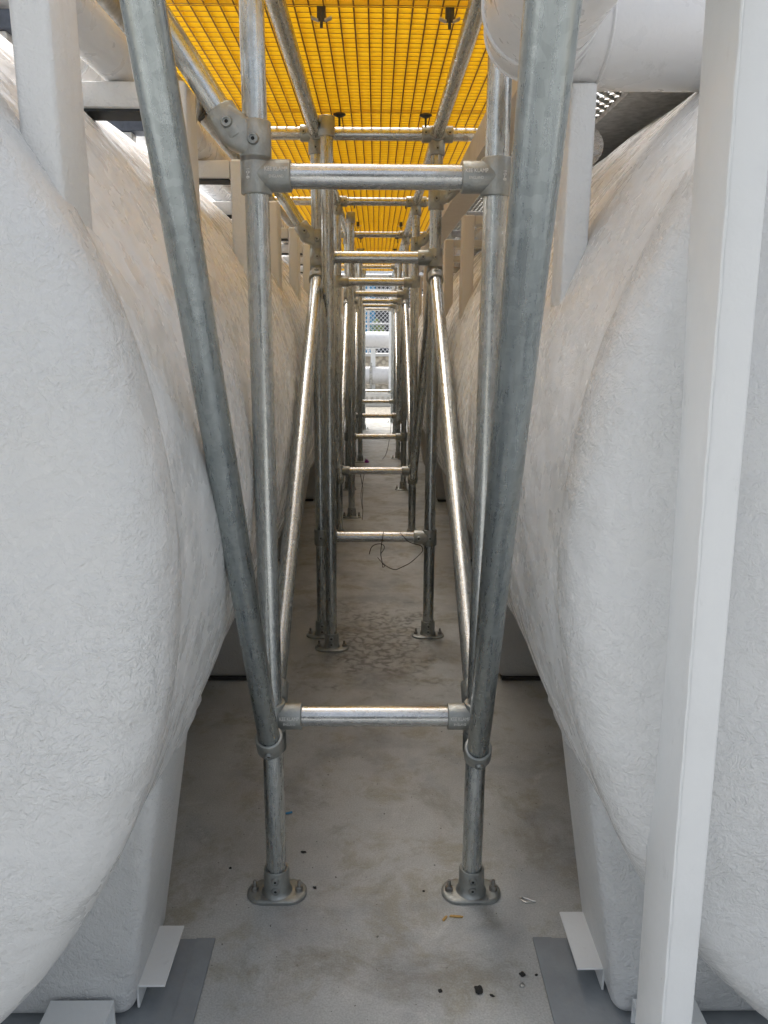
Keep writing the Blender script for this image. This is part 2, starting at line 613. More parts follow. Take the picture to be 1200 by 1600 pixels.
# ------------------------------------------------------------------ tanks
TX, TZ, TRAD = 1.256, 1.057, 0.988
SAD = [1.31, 2.87, 4.50, 6.20, 7.80, 9.40, 10.9]


def make_tank(s, label):
    cx = s * TX
    y0 = 0.975 if s < 0 else 1.045
    y1 = 11.5
    root = thing('storage_tank', label, 'tank', (cx, y0, 0), 'pair of long white tanks')
    na = 168
    # shell
    ys = []
    y = y0
    while y < y1:
        ys.append(y)
        y += 0.03 if y < 4 else 0.06
    ys.append(y1)
    vs, fs = [], []
    for y in ys:
        for i in range(na):
            a_ = 2 * math.pi * i / na
            r = TRAD
            r += 0.007 * noise.noise((math.cos(a_) * 2.2 + s * 5, math.sin(a_) * 2.2, y * 1.3))
            r += 0.0035 * noise.noise((math.cos(a_) * 6 + s * 9, math.sin(a_) * 6, y * 4.0))
            for yy in SAD:               # build-up of glass mat over every saddle
                t = (y - (yy + 0.13)) / 0.20
                r += 0.010 * math.exp(-t ** 4)
            for yy in (2.25, 3.75, 5.4, 7.0):
                r += 0.006 * math.exp(-((y - yy) / 0.06) ** 2)
            vs.append((cx + r * math.cos(a_), y, TZ + r * math.sin(a_)))
    for j in range(len(ys) - 1):
        for i in range(na):
            k2 = (i + 1) % na
            fs.append((j * na + i, j * na + k2, (j + 1) * na + k2, (j + 1) * na + i))
    m = MB()
    m.add(vs, fs)
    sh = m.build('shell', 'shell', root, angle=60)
    # dished ends: knuckle then crown
    for end in (0, 1):
        prof = []
        rk = TRAD + 0.005
        prof += [(0.055, TRAD - 0.004), (0.05, rk - 0.002), (0.035, rk), (0.0, rk)]
        kr, crown_d = 0.075, 0.185
        for q in range(1, 7):
            a_ = q / 6 * R(66)
            prof.append((-kr * math.sin(a_), rk - kr * (1 - math.cos(a_))))
        t0, r0 = prof[-1]
        for q in range(1, 26):
            u = 1 - q / 25
            r = r0 * u
            prof.append((t0 - (crown_d - kr) * (1 - u * u), max(r, 0.001)))
        na2 = 150
        vs, fs = [], []
        for t, r in prof:
            yy = y0 + t if end == 0 else y1 - t
            for i in range(na2):
                a_ = 2 * math.pi * i / na2
                px, pz = r * math.cos(a_), r * math.sin(a_)
                if end == 0 and r > 0.05:
                    d = 0.010 * noise.noise((px * 2.6 + s * 3, pz * 2.6, 1.7)) + 0.004 * noise.noise((px * 7, pz * 7, s * 4.2))
                    yy2 = yy + d * min(1, (TRAD + 0.01 - r) / 0.1 + 0.25)
                    px += 0.003 * noise.noise((px * 5, pz * 5, 8.1))
                else:
                    yy2 = yy
                vs.append((cx + px, yy2, TZ + pz))
        for j in range(len(prof) - 1):
            for i in range(na2):
                k2 = (i + 1) % na2
                fs.append((j * na2 + i, j * na2 + k2, (j + 1) * na2 + k2, (j + 1) * na2 + i))
        fs.append(tuple(range((len(prof) - 1) * na2, len(prof) * na2)))
        m = MB()
        m.add(vs, fs)
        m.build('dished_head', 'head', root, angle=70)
    # saddles: flared legs moulded on to the shell
    for i, ys_ in enumerate(SAD):
        def X(v):
            return s * v
        zb = 0.0045 if i == 0 else 0.0175
        poly = [(X(0.487), zb), (X(0.392), 0.595), (X(0.43), 0.70), (X(TX), 0.45), (X(2 * TX - 0.43), 0.70), (X(2 * TX - 0.392), 0.595), (X(2 * TX - 0.487), zb)]
        m = MB()
        m.prism(poly, 'y', ys_, ys_ + 0.27)
        sad = m.build('saddle', 'saddle' if i == 0 else 'saddle_shaded', root, bevel=0.028, seg=4, angle=60)
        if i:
            sad['label'] = 'saddle under the middle of the tank, coloured darker for the shade there'
        # rolled bead of mat where the leg meets the shell
        m = MB()
        pts = [(X(0.392 + 0.002 * math.sin(q * 1.3)), ys_ + 0.005 + 0.26 * q / 14, 0.588 + 0.004 * math.sin(q * 0.9 + i)) for q in range(15)]
        m.wire(pts, lambda t: 0.013 + 0.010 * math.sin(math.pi * t) ** 0.5 if 0 < t < 1 else 0.010, 12)
        m.build('fillet', 'saddle' if i == 0 else 'saddle_shaded', root, angle=80)
        if i > 0:
            m = MB()
            m.box(min(X(0.505), X(2.0)), max(X(0.505), X(2.0)), ys_ + 0.012, ys_ + 0.255, 0.002, 0.018)
            m.build('rubber_strip', 'rubber', root)
    return root


make_tank(-1, 'long white fibreglass coated tank on the left side of the passage')
make_tank(1, 'long white fibreglass coated tank on the right side of the passage')

# pads under the nearest saddles and loose angle brackets round them
for s, lab in ((-1, 'left'), (1, 'right')):
    m = MB()
    m.box(min(s * 0.362, s * 1.3), max(s * 0.362, s * 1.3), 1.10, 1.525, 0.0015, 0.004)
    tag(m.build('floor_pad', 'pad'), f'grey rubbery pad on the floor under the nearest saddle of the {lab} tank', 'pad', 'pads under the tank saddles')
    m = MB()
    m.box(min(s * 0.362, s * 0.405), max(s * 0.362, s * 0.405), 1.10, 1.525, 0.0042, 0.0065)
    tag(m.build('sealing_tape', 'pad'), f'dark grey tape sealing the edge of the pad below the {lab} tank', 'tape', 'tape strips along the pads')
    yb = 1.335 if s < 0 else 1.375
    poly = [(s * 0.483, 0.007), (s * 0.483, 0.062), (s * 0.424, 0.062), (s * 0.424, 0.057), (s * 0.478, 0.057), (s * 0.478, 0.007)]
    m = MB()
    m.prism(poly, 'y', yb, yb + 0.165)
    tag(m.build('angle_bracket', 'cream' if 0 else 'paint', bevel=0.0012, seg=1), f'white steel angle beside the {lab} tank saddle, facing the passage', 'bracket', 'angle brackets around the saddles')
    poly = [(1.300, 0.005), (1.300, 0.062), (1.240, 0.062), (1.240, 0.057), (1.295, 0.057), (1.295, 0.005)]
    m = MB()
    m.prism(poly, 'x', min(s * 0.515, s * 0.64), max(s * 0.515, s * 0.64))
    tag(m.build('angle_bracket', 'paint', bevel=0.0012, seg=1), f'white steel angle in front of the {lab} tank saddle, under the dished end', 'bracket', 'angle brackets around the saddles')


# ------------------------------------------------------------------ pipe frames
PXL, PXR = -0.240, 0.2385
DY0, DS = 1.677, 1.676
ZTOP = 2.11


def boss(m_c, m_h, p, d, r=0.0092, h=0.0055):
    p, d = Vector(p), Vector(d).normalized()
    m_c.lathe([(-0.004, r * 1.15), (h * 0.6, r * 1.05), (h, r * 0.9), (h, r * 0.62), (h * 0.5, r * 0.6), (h * 0.5, 0.001)], p, d, 20, close=False)
    hb = MB()
    hb.lathe([(h * 0.52, r * 0.36), (h * 0.56, 0.0005)], p, d, 6, close=False)
    m_h.append(hb)


def stadium(hw, hd, n=14):
    pts = []
    for i in range(n + 1):
        a_ = -math.pi / 2 + math.pi * i / n
        pts.append((hw - hd + hd * math.cos(a_), hd * math.sin(a_)))
    for i in range(n + 1):
        a_ = math.pi / 2 + math.pi * i / n
        pts.append((-(hw - hd) + hd * math.cos(a_), hd * math.sin(a_)))
    return pts


def flange(root, x, y, rotz=0.0):
    m = MB()
    vs, fs = [], []
    rows = [(0.0, 0.0, 0.0), (0.0, 0.0, 0.007), (0.003, 0.003, 0.0095), (0.008, 0.008, 0.0105)]
    base = stadium(0.073, 0.043)
    n = len(base)
    for ix, iy, z in rows:
        for px, py in stadium(0.073 - ix, 0.043 - iy):
            vs.append((x + px, y + py, z + 0.0005))
    for j in range(len(rows) - 1):
        for i in range(n):
            k2 = (i + 1) % n
            fs.append((j * n + i, j * n + k2, (j + 1) * n + k2, (j + 1) * n + i))
    fs.append(tuple(range((len(rows) - 1) * n, len(rows) * n)))
    fs.append(tuple(range(n - 1, -1, -1)))
    m.add(vs, fs)
    m.lathe([(0.009, 0.040), (0.012, 0.0365), (0.018, 0.0335), (0.026, 0.0318), (0.072, 0.0305), (0.0745, 0.0298), (0.0755, 0.0285), (0.0755, 0.0252), (0.070, 0.0250), (0.070, 0.002)], (x, y, 0), (0, 0, 1), 36)
    hole = []
    for z in (0.030, 0.056):
        boss(m, hole, (x, y - 0.0305, z), (0, -1, 0.0), 0.0095, 0.005)
    o = m.build('flange', 'cast', root)
    for hb in hole:
        hb.build('set_screw', 'dark_hole', o)
    for sx in (-1, 1):
        b = MB()
        bx = x + sx * 0.0545
        b.lathe([(0.0095, 0.0105), (0.0125, 0.0105)], (bx, y, 0), (0, 0, 1), 20)
        b.lathe([(0.0125, 0.0092), (0.0205, 0.0092), (0.0215, 0.008)], (bx, y, 0), (0, 0, 1), 6)
        b.lathe([(0.0215, 0.0046), (0.036, 0.0046), (0.0375, 0.0036)], (bx, y, 0), (0, 0, 1), 14)
        b.build('anchor_bolt', 'stud', o)
    return o


def tee(root, x, y, z, sx, screws, lettering):
    """short tee: vertical collar on the post, socket towards the middle of the frame"""
    m, hole = MB(), []
    m.sleeve((x, y, z - 0.036), (x, y, z + 0.036), CR)
    m.sleeve((x, y, z), (x - sx * 0.070, y, z), CR - 0.0004, ri=TR + 0.0008, depth=0.003)
    if screws:
        boss(m, hole, (x, y - CR, z), (0, -1, 0))
        boss(m, hole, (x - sx * 0.050, y - CR, z), (0, -1, 0))
    o = m.build('tee_fitting', 'cast', root)
    if screws:
        for hb in hole:
            hb.build('set_screw', 'dark_hole', o)
    if lettering:
        for body, size, ang, off in (('KEE KLAMP', 0.0112, 14, 0.0425), ('ENGLAND', 0.0076, -10, 0.043)):
            vs, fs = text_mesh(body, size, 0.0010)
            wv = []
            for (u, v, d) in vs:
                a_ = R(ang) + v / CR
                rr = CR + 0.0002 + d
                wv.append((x - sx * off + u * 0.80, y - rr * math.cos(a_), z + rr * math.sin(a_)))
            t = MB()
            t.add(wv, fs)
            t.build('raised_lettering', 'zinc', o, smooth=False)
        vs, fs = text_mesh('10-8', 0.0095, 0.0008)
        wv = []
        for (u, v, d) in vs:
            a_ = R(-90 + 24 * sx) + v / CR
            rr = CR + 0.0002 + d
            wv.append((x + rr * math.cos(a_), y + rr * math.sin(a_), z - u * 1.2))
        t = MB()
        t.add(wv, fs)
        t.build('raised_lettering', 'zinc', o, smooth=False)
    return o


def make_frame(y, zl, zh, screws, lettering, x_out=(0.62, 0.46), label=None):
    root = thing('tube_trestle', label, 'trestle', (0, y, 0), 'galvanised pipe frames along the passage')
    for x, sx in ((PXL, -1), (PXR, 1)):
        m = MB()
        m.tube((x, y, 0.06), (x, y, ZTOP - 0.01), TR, 40)
        m.build('post', 'galv', root)
        flange(root, x, y)
        tee(root, x, y, zl, sx, screws, lettering)
        tee(root, x, y, zh, sx, screws, lettering)
        m, hole = MB(), []
        m.sleeve((x, y, ZTOP - 0.078), (x, y, ZTOP), CR)
        m.sleeve((x - 0.062, y, ZTOP), (x + 0.062, y, ZTOP), CR - 0.0003)
        m.sleeve((x, y + 0.045, ZTOP), (x, y - 0.045, ZTOP), CR - 0.0006, ri=TR + 0.001, depth=0.004)
        for dx in (-0.047, 0.047):
            boss(m, hole, (x + dx, y - CR, ZTOP), (0, -1, 0))
        boss(m, hole, (x, y - CR, ZTOP - 0.056), (0, -1, 0))
        o = m.build('cross_fitting', 'cast', root)
        for hb in hole:
            hb.build('set_screw', 'dark_hole', o)
    for z in (zl, zh):
        m = MB()
        m.tube((PXL + 0.066, y, z), (PXR - 0.066, y, z), TR - 0.0002, 40)
        m.build('cross_rail', 'rail', root)
    m = MB()
    m.tube((-x_out[0], y, ZTOP), (x_out[1], y, ZTOP), TR, 32)
    m.build('top_rail', 'rail', root)
    return root


frame_labels = [
    'nearest galvanised pipe frame in the passage, its low rail and base flanges in full view',
    'galvanised pipe frame behind the nearest one, with loose wire hanging on its low rail',
    'third galvanised pipe frame from the camera, low rail just above the farther floor',
    'fourth galvanised pipe frame from the camera, seen through the nearer three',
    'fifth galvanised pipe frame from the camera, deep in the passage',
    'sixth galvanised pipe frame from the camera, next to last in the passage',
    'farthest galvanised pipe frame, at the bright end of the passage']
FY = [DY0 + DS * i for i in range(7)]
make_frame(FY[0], 0.479, 1.655, False, True, label=frame_labels[0])
make_frame(FY[1], 0.466, 1.645, True, False, label=frame_labels[1])
f3 = make_frame(FY[2], 0.464, 1.645, False, False, label=frame_labels[2])
for i in range(3, 7):
    o = copy_tree(f3)
    o.location.y = FY[i]
    o['label'] = frame_labels[i]


# ------------------------------------------------------------------ braces
def brace(p0, p1, label, name='diagonal_brace', group='diagonal braces of the frames', clamp0=None, clamp1=None, cat='brace', zinc='galv'):
    """tube from p0 (low) to p1 (high); clampN: axis point of the post whose swivel collar holds that end"""
    p0, p1 = Vector(p0), Vector(p1)
    d = (p1 - p0).normalized()
    root = thing(name, label, cat, p0, group)
    axis_tube('tube', zinc, p0, p1, TR, root)
    for p, dd, c in ((p0, d, clamp0), (p1, -d, clamp1)):
        if c is None:
            continue
        c = Vector(c)
        m, hole = MB(), []
        m.sleeve(p - dd * 0.018, p + dd * 0.030, CR, ri=TR + 0.0012, depth=0.005)
        m.sleeve((c.x, c.y, c.z - 0.024), (c.x, c.y, c.z + 0.024), CR + 0.0003)
        # lug between the two halves, with its pivot bolt
        mid = (p + c) / 2
        ax = Vector((1, 0, 0))
        m.lathe([(-0.013, 0.019), (-0.0115, 0.021), (0.0115, 0.021), (0.013, 0.019)], mid, ax, 24)
        m.lathe([(-0.020, 0.008), (0.020, 0.008)], mid, ax, 6)
        nrm = (Vector((0, 1 if c.y < p.y else -1, 0)) - dd * (Vector((0, 1 if c.y < p.y else -1, 0)).dot(dd))).normalized()
        boss(m, hole, p - dd * 0.001 + nrm * CR, nrm, 0.009)
        o = m.build('swivel_clamp', 'cast', root)
        for hb in hole:
            hb.build('set_screw', 'dark_hole', o)
    return root


def along(p, q, z):
    p, q = Vector(p), Vector(q)
    return p + (q - p) * ((z - p.z) / (q.z - p.z))


a0, a1 = Vector((-0.2385, 1.620, 0.440)), Vector((-0.2495, 0.938, 1.698))
brace(a0, along(a0, a1, 2.09), 'thick galvanised brace crossing the photo at left, rising from the nearest frame towards the camera', clamp0=(PXL, FY[0], 0.418), zinc='galv_dull')
a0, a1 = Vector((0.2345, 1.618, 0.418)), Vector((0.1455, 0.728, 1.625))
brace(a0, along(a0, a1, 2.09), 'thick galvanised brace crossing the photo at right, rising from the nearest frame towards the camera', clamp0=(PXR, FY[0], 0.412), zinc='galv_dull')
ST = 0.060
nth = ['second', 'third', 'fourth', 'fifth', 'sixth']
for b in range(5):                      # bay between frame b and b+1
    ya, yb = FY[b], FY[b + 1]
    for x, side in ((PXL, 'left'), (PXR, 'right')):
        if b % 2 == 0:                  # low at the nearer frame, high at the farther one
            p0, p1 = (x, ya + ST, 0.505), (x, yb - ST, 1.565)
            c0, c1 = (x, ya, 0.418), (x, yb, 1.585)
            lab = {0: f'bright galvanised brace at {side} rising away from the nearest frame to the second',
                   2: f'galvanised brace at {side} rising from the third frame away to the fourth',
                   4: f'galvanised brace at {side} rising from the fifth frame away to the sixth'}[b]
        else:                           # low at the farther frame, high at the nearer one
            p0, p1 = (x, yb - ST, 0.420), (x, ya + ST, 1.585)
            c0, c1 = (x, yb, 0.405), (x, ya, 1.585)
            lab = {1: f'dark galvanised brace at {side} rising from the third frame back to the second',
                   3: f'galvanised brace at {side} rising from the fifth frame back to the fourth'}[b]
        brace(p0, p1, lab, clamp0=c0, clamp1=c1)


# outriggers carrying the ends of the top rails
def outrigger(x, y, z, dx, ztop, label):
    s = 1 if dx > 0 else -1
    pc = Vector((x, y, z))
    q0 = Vector((x + s * 0.050, y, z + 0.030))
    q1 = Vector((x + dx, y, ztop))
    d = (q1 - q0).normalized()
    root = thing('outrigger_strut', label, 'strut', pc, 'short struts under the ends of the top rails')
    axis_tube('tube', 'galv', q0 + d * 0.012, q1, TR, root)
    # flat-sided elbow casting: post collar, web and socket
    m, hole = MB(), []
    m.sleeve((x, y, z - 0.040), (x, y, z + 0.038), CR)
    m.sleeve(q0 - d * 0.030, q0 + d * 0.034, CR, ri=TR + 0.001, depth=0.004)
    u = Vector((-d.z, 0, d.x)) * (1 if s > 0 else -1)      # across the strut, in the frame's plane
    hull = [pc + Vector((0, 0, -0.036)), q0 - d * 0.028 - u * 0.027, q0 + d * 0.030 - u * 0.027, q0 + d * 0.030 + u * 0.022, pc + Vector((0, 0, 0.036))]
    poly = [(p.x, p.z) for p in hull]
    w_ = MB()
    w_.prism(poly, 'y', y - CR * 0.93, y + CR * 0.93)
    boss(m, hole, (x - s * 0.0, y - CR, z), (0, -1, 0), 0.0105, 0.007)
    boss(m, hole, (q0.x, y - CR, q0.z), (0, -1, 0), 0.0105, 0.007)
    o = m.build('elbow_casting', 'cast', root, angle=45)
    w_.build('web', 'cast', o, bevel=0.012, seg=4, angle=60)
    for hb in hole:
        hb.build('set_screw', 'dark_hole', o)
    return root


outrigger(PXL, FY[0], 1.717, -0.27, 2.085, 'short strut with two-screw elbow on the left post of the nearest frame, leaning out left')
outrigger(PXL, FY[1], 1.712, -0.27, 2.085, 'short strut with elbow on the left post of the second frame, leaning out left')
outrigger(PXR, FY[1], 1.868, 0.24, 2.085, 'short strut on the right post of the second frame, leaning out right')
outrigger(PXR, FY[2], 1.868, 0.24, 2.085, 'short strut on the right post of the third frame, leaning out right')

# rails along the passage just under the grating, one tube per bay
bay_names = ['over the camera in front of the nearest frame', 'between the nearest and second frames', 'between the second and third frames',
             'between the third and fourth frames', 'between the fourth and fifth frames', 'between the fifth and sixth frames', 'between the sixth and farthest frames']
for i in range(7):
    ya = FY[i] - DS
    for x, side in ((PXL, 'left'), (PXR, 'right')):
        if i == 0:
            continue
        tag(axis_tube('lengthwise_rail', 'galv', (x, ya + 0.046, ZTOP), (x, ya + DS - 0.042, ZTOP), TR), f'galvanised {side} rail under the yellow grating {bay_names[i]}', 'rail', 'lengthwise rails under the grating')

# extra props on the left
for x, y, lab in ((-0.190, 3.205, 'galvanised prop standing just in front of the left post of the second frame'),
                  (-0.178, 5.67, 'galvanised prop on its own base flange between the third and fourth frames'),
                  (-0.164, 8.16, 'galvanised prop on its own base flange just before the fifth frame'),
                  (-0.170, 10.9, 'galvanised prop on its own base flange before the farthest frame')):
    root = thing('prop_post', lab, 'post', (x, y, 0), 'extra props under grating joints')
    m = MB()
    m.tube((x, y, 0.06), (x, y, 2.13), TR, 36)
    m.build('post', 'galv', root)
    flange(root, x, y)
    m = MB()
    m.sleeve((x, y, 2.065), (x, y, 2.136), CR)
    m.build('top_collar', 'cast', root)

# ------------------------------------------------------------------ yellow grating
GZ, GP, GH = 2.152, 0.0375, 0.038
GX0, GX1 = -0.66, 0.465
joints = [1.22, 2.22, 3.22, 4.25, 5.28, 6.30, 7.30, 8.30, 9.35, 10.4, 11.4]
def make_panel(y0, y1, label):
    root = thing('grating_panel', label, 'grating', (0, y0, GZ), 'yellow grating panels overhead')
    m = MB()
    nx_ = int(round((GX1 - GX0) / GP))
    L = y1 - y0 - 0.006
    ny_ = int(round(L / GP))
    def bar_prism(axis, c, a0, a1, z0, z1, wb, wt):
        poly = [(c - wb / 2, z0), (c + wb / 2, z0), (c + wt / 2, z1), (c - wt / 2, z1)]
        m.prism(poly, axis, a0, a1)
    for i in range(nx_ + 1):
        x = GX0 + GP * i
        bar_prism('y', x, y0 + 0.003, y0 + 0.003 + L, GZ, GZ + GH, 0.0042, 0.0066)
    for j in range(ny_ + 1):
        y = y0 + 0.003 + 0.003 + (L - 0.006) * j / ny_
        bar_prism('x', y, GX0 - 0.0021, GX1 + 0.0021, GZ + 0.0012, GZ + GH - 0.0008, 0.0046, 0.0064)
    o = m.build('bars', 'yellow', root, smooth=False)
    o.data.materials.append(MT['yellow_edge'])       # shade, with some grime, painted on the downward edges of the bars
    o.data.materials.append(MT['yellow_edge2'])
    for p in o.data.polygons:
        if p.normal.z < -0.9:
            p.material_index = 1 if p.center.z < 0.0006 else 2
    return root
def make_clip(root, x, y, wings):
    m = MB()
    if wings:
        m.box(x - 0.011, x + 0.011, y - 0.002, y + 0.010, GZ - 0.030, GZ + 0.002)
        m.lathe([(0, 0.004), (0.045, 0.004)], (x, y, GZ - 0.002), (0, 0, -1), 10)
        o = m.build('fixing_clip', 'clip', root)
        for sx in (-1, 1):
            m = MB()
            m.add([(x + sx * 0.008, y - 0.006, GZ - 0.028), (x + sx * 0.026, y - 0.010, GZ - 0.022), (x + sx * 0.026, y + 0.012, GZ - 0.022), (x + sx * 0.008, y + 0.012, GZ - 0.028),
                   (x + sx * 0.008, y - 0.006, GZ - 0.031), (x + sx * 0.026, y - 0.010, GZ - 0.025), (x + sx * 0.026, y + 0.012, GZ - 0.025), (x + sx * 0.008, y + 0.012, GZ - 0.031)],
                  [(0, 1, 2, 3), (7, 6, 5, 4), (0, 4, 5, 1), (1, 5, 6, 2), (2, 6, 7, 3), (3, 7, 4, 0)])
            m.build('wing', 'clip_steel', o)
    else:
        m.lathe([(0, 0.018), (0.002, 0.0235), (0.006, 0.0235), (0.010, 0.016), (0.013, 0.008)], (x, y, GZ - 0.001), (0, 0, -1), 20)
        m.lathe([(0.012, 0.0042), (0.046, 0.0042)], (x, y, GZ), (0, 0, -1), 10)
        m.build('fixing_clip', 'clip', root)
places = ['nearest panel, over the front posts', 'second panel from the camera, with two winged clips at its near edge', 'panel over the second frame, with two black disc clips at its edge',
          'fourth panel from the camera, ahead of the third frame', 'panel over the third pipe frame', 'sixth panel from the camera, over the fourth frame', 'panel between the fourth and fifth frames',
          'panel over the fifth pipe frame', 'panel between the fifth and sixth frames', 'farthest panel, at the bright end']
for i in range(len(joints) - 1):
    p = make_panel(joints[i], joints[i + 1], 'yellow grating ' + places[i])
    for x in (-0.142, 0.184):
        if i > 0:
            make_clip(p, x, joints[i] + 0.004, i in (1, 5))

# ------------------------------------------------------------------ left side: brackets on the tank, pipe
def tank_z(x):
    return TZ + math.sqrt(TRAD ** 2 - (abs(x) - TX) ** 2)


def lean_box(m, x0, x1, y0, y1, zb, zt, lean=0.0):
    vs = []
    for z, l in ((zb, 0), (zt, lean)):
        for y in (y0, y1):
            for x in (x0, x1):
                vs.append((x + l, y, z))
    m.add(vs, [(0, 2, 3, 1), (4, 5, 7, 6), (0, 1, 5, 4), (2, 6, 7, 3), (0, 4, 6, 2), (1, 3, 7, 5)])


lb = ['nearest white square bracket on top of the left tank, at the photo edge', 'second white bracket along the left tank, behind the thick brace',
      'third white bracket along the left tank, beside the nearest left post', 'fourth white bracket along the left tank', 'fifth white bracket along the left tank',
      'sixth white bracket along the left tank', 'seventh white bracket along the left tank', 'eighth white bracket along the left tank', 'ninth white bracket along the left tank', 'tenth white bracket along the left tank', 'farthest white bracket along the left tank']
LY = [0.985, 1.65, 2.37, 3.10, 3.87, 4.60, 5.35, 6.10, 7.0, 8.0, 9.2]
for i, y in enumerate(LY):
    root = thing('pipe_bracket', lb[i], 'bracket', (-0.39, y, 1.42), 'white brackets carrying the left pipe')
    m = MB()
    lean_box(m, -0.414, -0.368, y, y + 0.10, 1.36, 1.822)
    m.build('column', 'column', root, bevel=0.009, seg=3)
    m = MB()
    lean_box(m, -0.70, -0.4145, y + 0.003, y + 0.097, 1.772, 1.8195)
    m.build('beam', 'column', root, bevel=0.006, seg=2)
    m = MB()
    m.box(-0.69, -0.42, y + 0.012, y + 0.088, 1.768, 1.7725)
    m.build('underside_shade', 'dark_wall', root)  # dark plate standing in for the shade under the beam

rp = 0.044
root = thing('white_pipe', 'long white pipe lying on the brackets of the left tank', 'pipe', (-0.507, -0.6, 1.822 + rp))
m = MB()
m.tube((-0.507, -0.6, 1.822 + rp), (-0.507, 11.2, 1.822 + rp), rp, 40)
m.build('tube', 'pipe', root)
for y in (1.3, 3.2, 5.6):
    m = MB()
    m.lathe([(0, rp + 0.001), (0.002, rp + 0.006), (0.012, rp + 0.006), (0.014, rp + 0.001)], (-0.507, y, 1.822 + rp), (0, 1, 0), 40)
    m.build('weld_collar', 'pipe', root)
root = thing('white_pipe', 'second pale pipe on top of the left tank, held on dark beams, top left corner', 'pipe', (-0.985, -0.6, 2.205))
m = MB()
m.tube((-0.985, -0.6, 2.205), (-0.985, 11.2, 2.205), 0.070, 40)
m.build('tube', 'pipe', root)
m = MB()
m.lathe([(0, 0.071), (0.002, 0.078), (0.016, 0.078), (0.018, 0.071)], (-0.985, 2.75, 2.205), (0, 1, 0), 40)
m.build('weld_collar', 'pipe', root)
for y, lab in ((2.20, 'nearest dark beam on a white stub on the left tank, top left corner'), (3.24, 'dark beam on a white stub on the left tank, seen left of the thick brace'),
               (4.28, 'dark beam on a white stub on the left tank, third in the row'), (5.32, 'dark beam on a white stub on the left tank, farthest in the row')):
    root = thing('pipe_stand', lab, 'stand', (-0.985, y, 1.99), 'stands under the upper left pipe')
    m = MB()
    m.box(-1.075, -0.935, y + 0.01, y + 0.075, 1.93, 2.088)
    m.build('stub', 'column', root, bevel=0.006, seg=2)
    m = MB()
    m.box(-1.20, -0.80, y, y + 0.09, 2.0885, 2.134)
    m.build('beam', 'slate', root, bevel=0.003, seg=1)
# small grey conduit with saddle clamps and a drooping cable beside the pipe
root = thing('conduit', 'thin grey conduit with black clamps beside the left white pipe', 'conduit', (-0.43, 0.6, 1.93))
m = MB()
m.tube((-0.535, 0.6, 1.985), (-0.535, 8, 1.985), 0.026, 20)
m.build('tube', 'walk', root)
for y in (1.02, 1.25, 1.48, 1.9, 2.5, 3.2):
    m = MB()
    m.lathe([(0, 0.0265), (0, 0.036), (0.018, 0.036), (0.018, 0.0265)], (-0.535, y, 1.985), (0, 1, 0), 20, close=False)
    m.box(-0.531, -0.519, y + 0.003, y + 0.015, 1.925, 1.955)
    m.box(-0.499, -0.480, y + 0.003, y + 0.013, 1.955, 2.02)
    m.build('clamp', 'rubber', root)
m = MB()
m.wire(smooth_pts([(-0.50, 1.80, 1.975), (-0.43, 1.82, 1.95), (-0.40, 1.84, 1.885), (-0.385, 1.85, 1.84), (-0.40, 1.88, 1.80), (-0.43, 1.92, 1.775)]), 0.004, 8)
tag(m.build('cable', 'walk'), 'thin grey cable drooping over the second bracket of the left tank', 'cable')

# ------------------------------------------------------------------ right side
# foreground support column
root = thing('support_column', 'tall white steel column in the right foreground, in front of the right tank end', 'column', (0.42, 0.93, 0))
m = MB()
lean_box(m, 0.4035, 0.446, 0.885, 0.985, 0.008, 2.2, -0.046)
m.build('shaft', 'paint', root, bevel=0.004, seg=3)
m = MB()
m.box(0.35, 0.50, 0.84, 1.03, 0.001, 0.0075)
m.build('base_plate', 'paint', root, bevel=0.001, seg=1)
# weld bead down the front corner of the shaft
m = MB()
pts = [(0.4035 - 0.046 * t / 100 + 0.0004 * math.sin(t * 1.7), 0.8845, 0.01 + 2.18 * t / 100) for t in range(101)]
m.wire(pts, lambda t: 0.0020 + 0.0004 * math.sin(t * 190), 8)
m.build('weld_bead', 'paint', root)

rb = ['nearest white bracket on the right tank, under the big pipe', 'second white bracket on the right tank, behind the nearest right post',
      'third white bracket on the right tank, wider of the two beside the second frame', 'fourth white bracket on the right tank, narrower of the two beside the second frame',
      'fifth white bracket on the right tank', 'sixth white bracket on the right tank', 'seventh white bracket on the right tank', 'farthest white bracket on the right tank']
RY = [1.41, 2.25, 3.06, 3.86, 4.66, 5.5, 6.5, 7.6]
for i, y in enumerate(RY):
    root = thing('pipe_bracket', rb[i], 'bracket', (0.34, y, 1.4), 'white brackets on the right tank')
    m = MB()
    lean_box(m, 0.320, 0.363, y, y + 0.085, 1.30, 1.772 if i else 1.756)
    m.build('column', 'cream' if i else 'column', root, bevel=0.006, seg=3)
    if i:
        m = MB()
        lean_box(m, 0.3635, 0.66, y + 0.002, y + 0.082, 1.738, 1.770)
        m.build('beam', 'cream', root, bevel=0.004, seg=2)

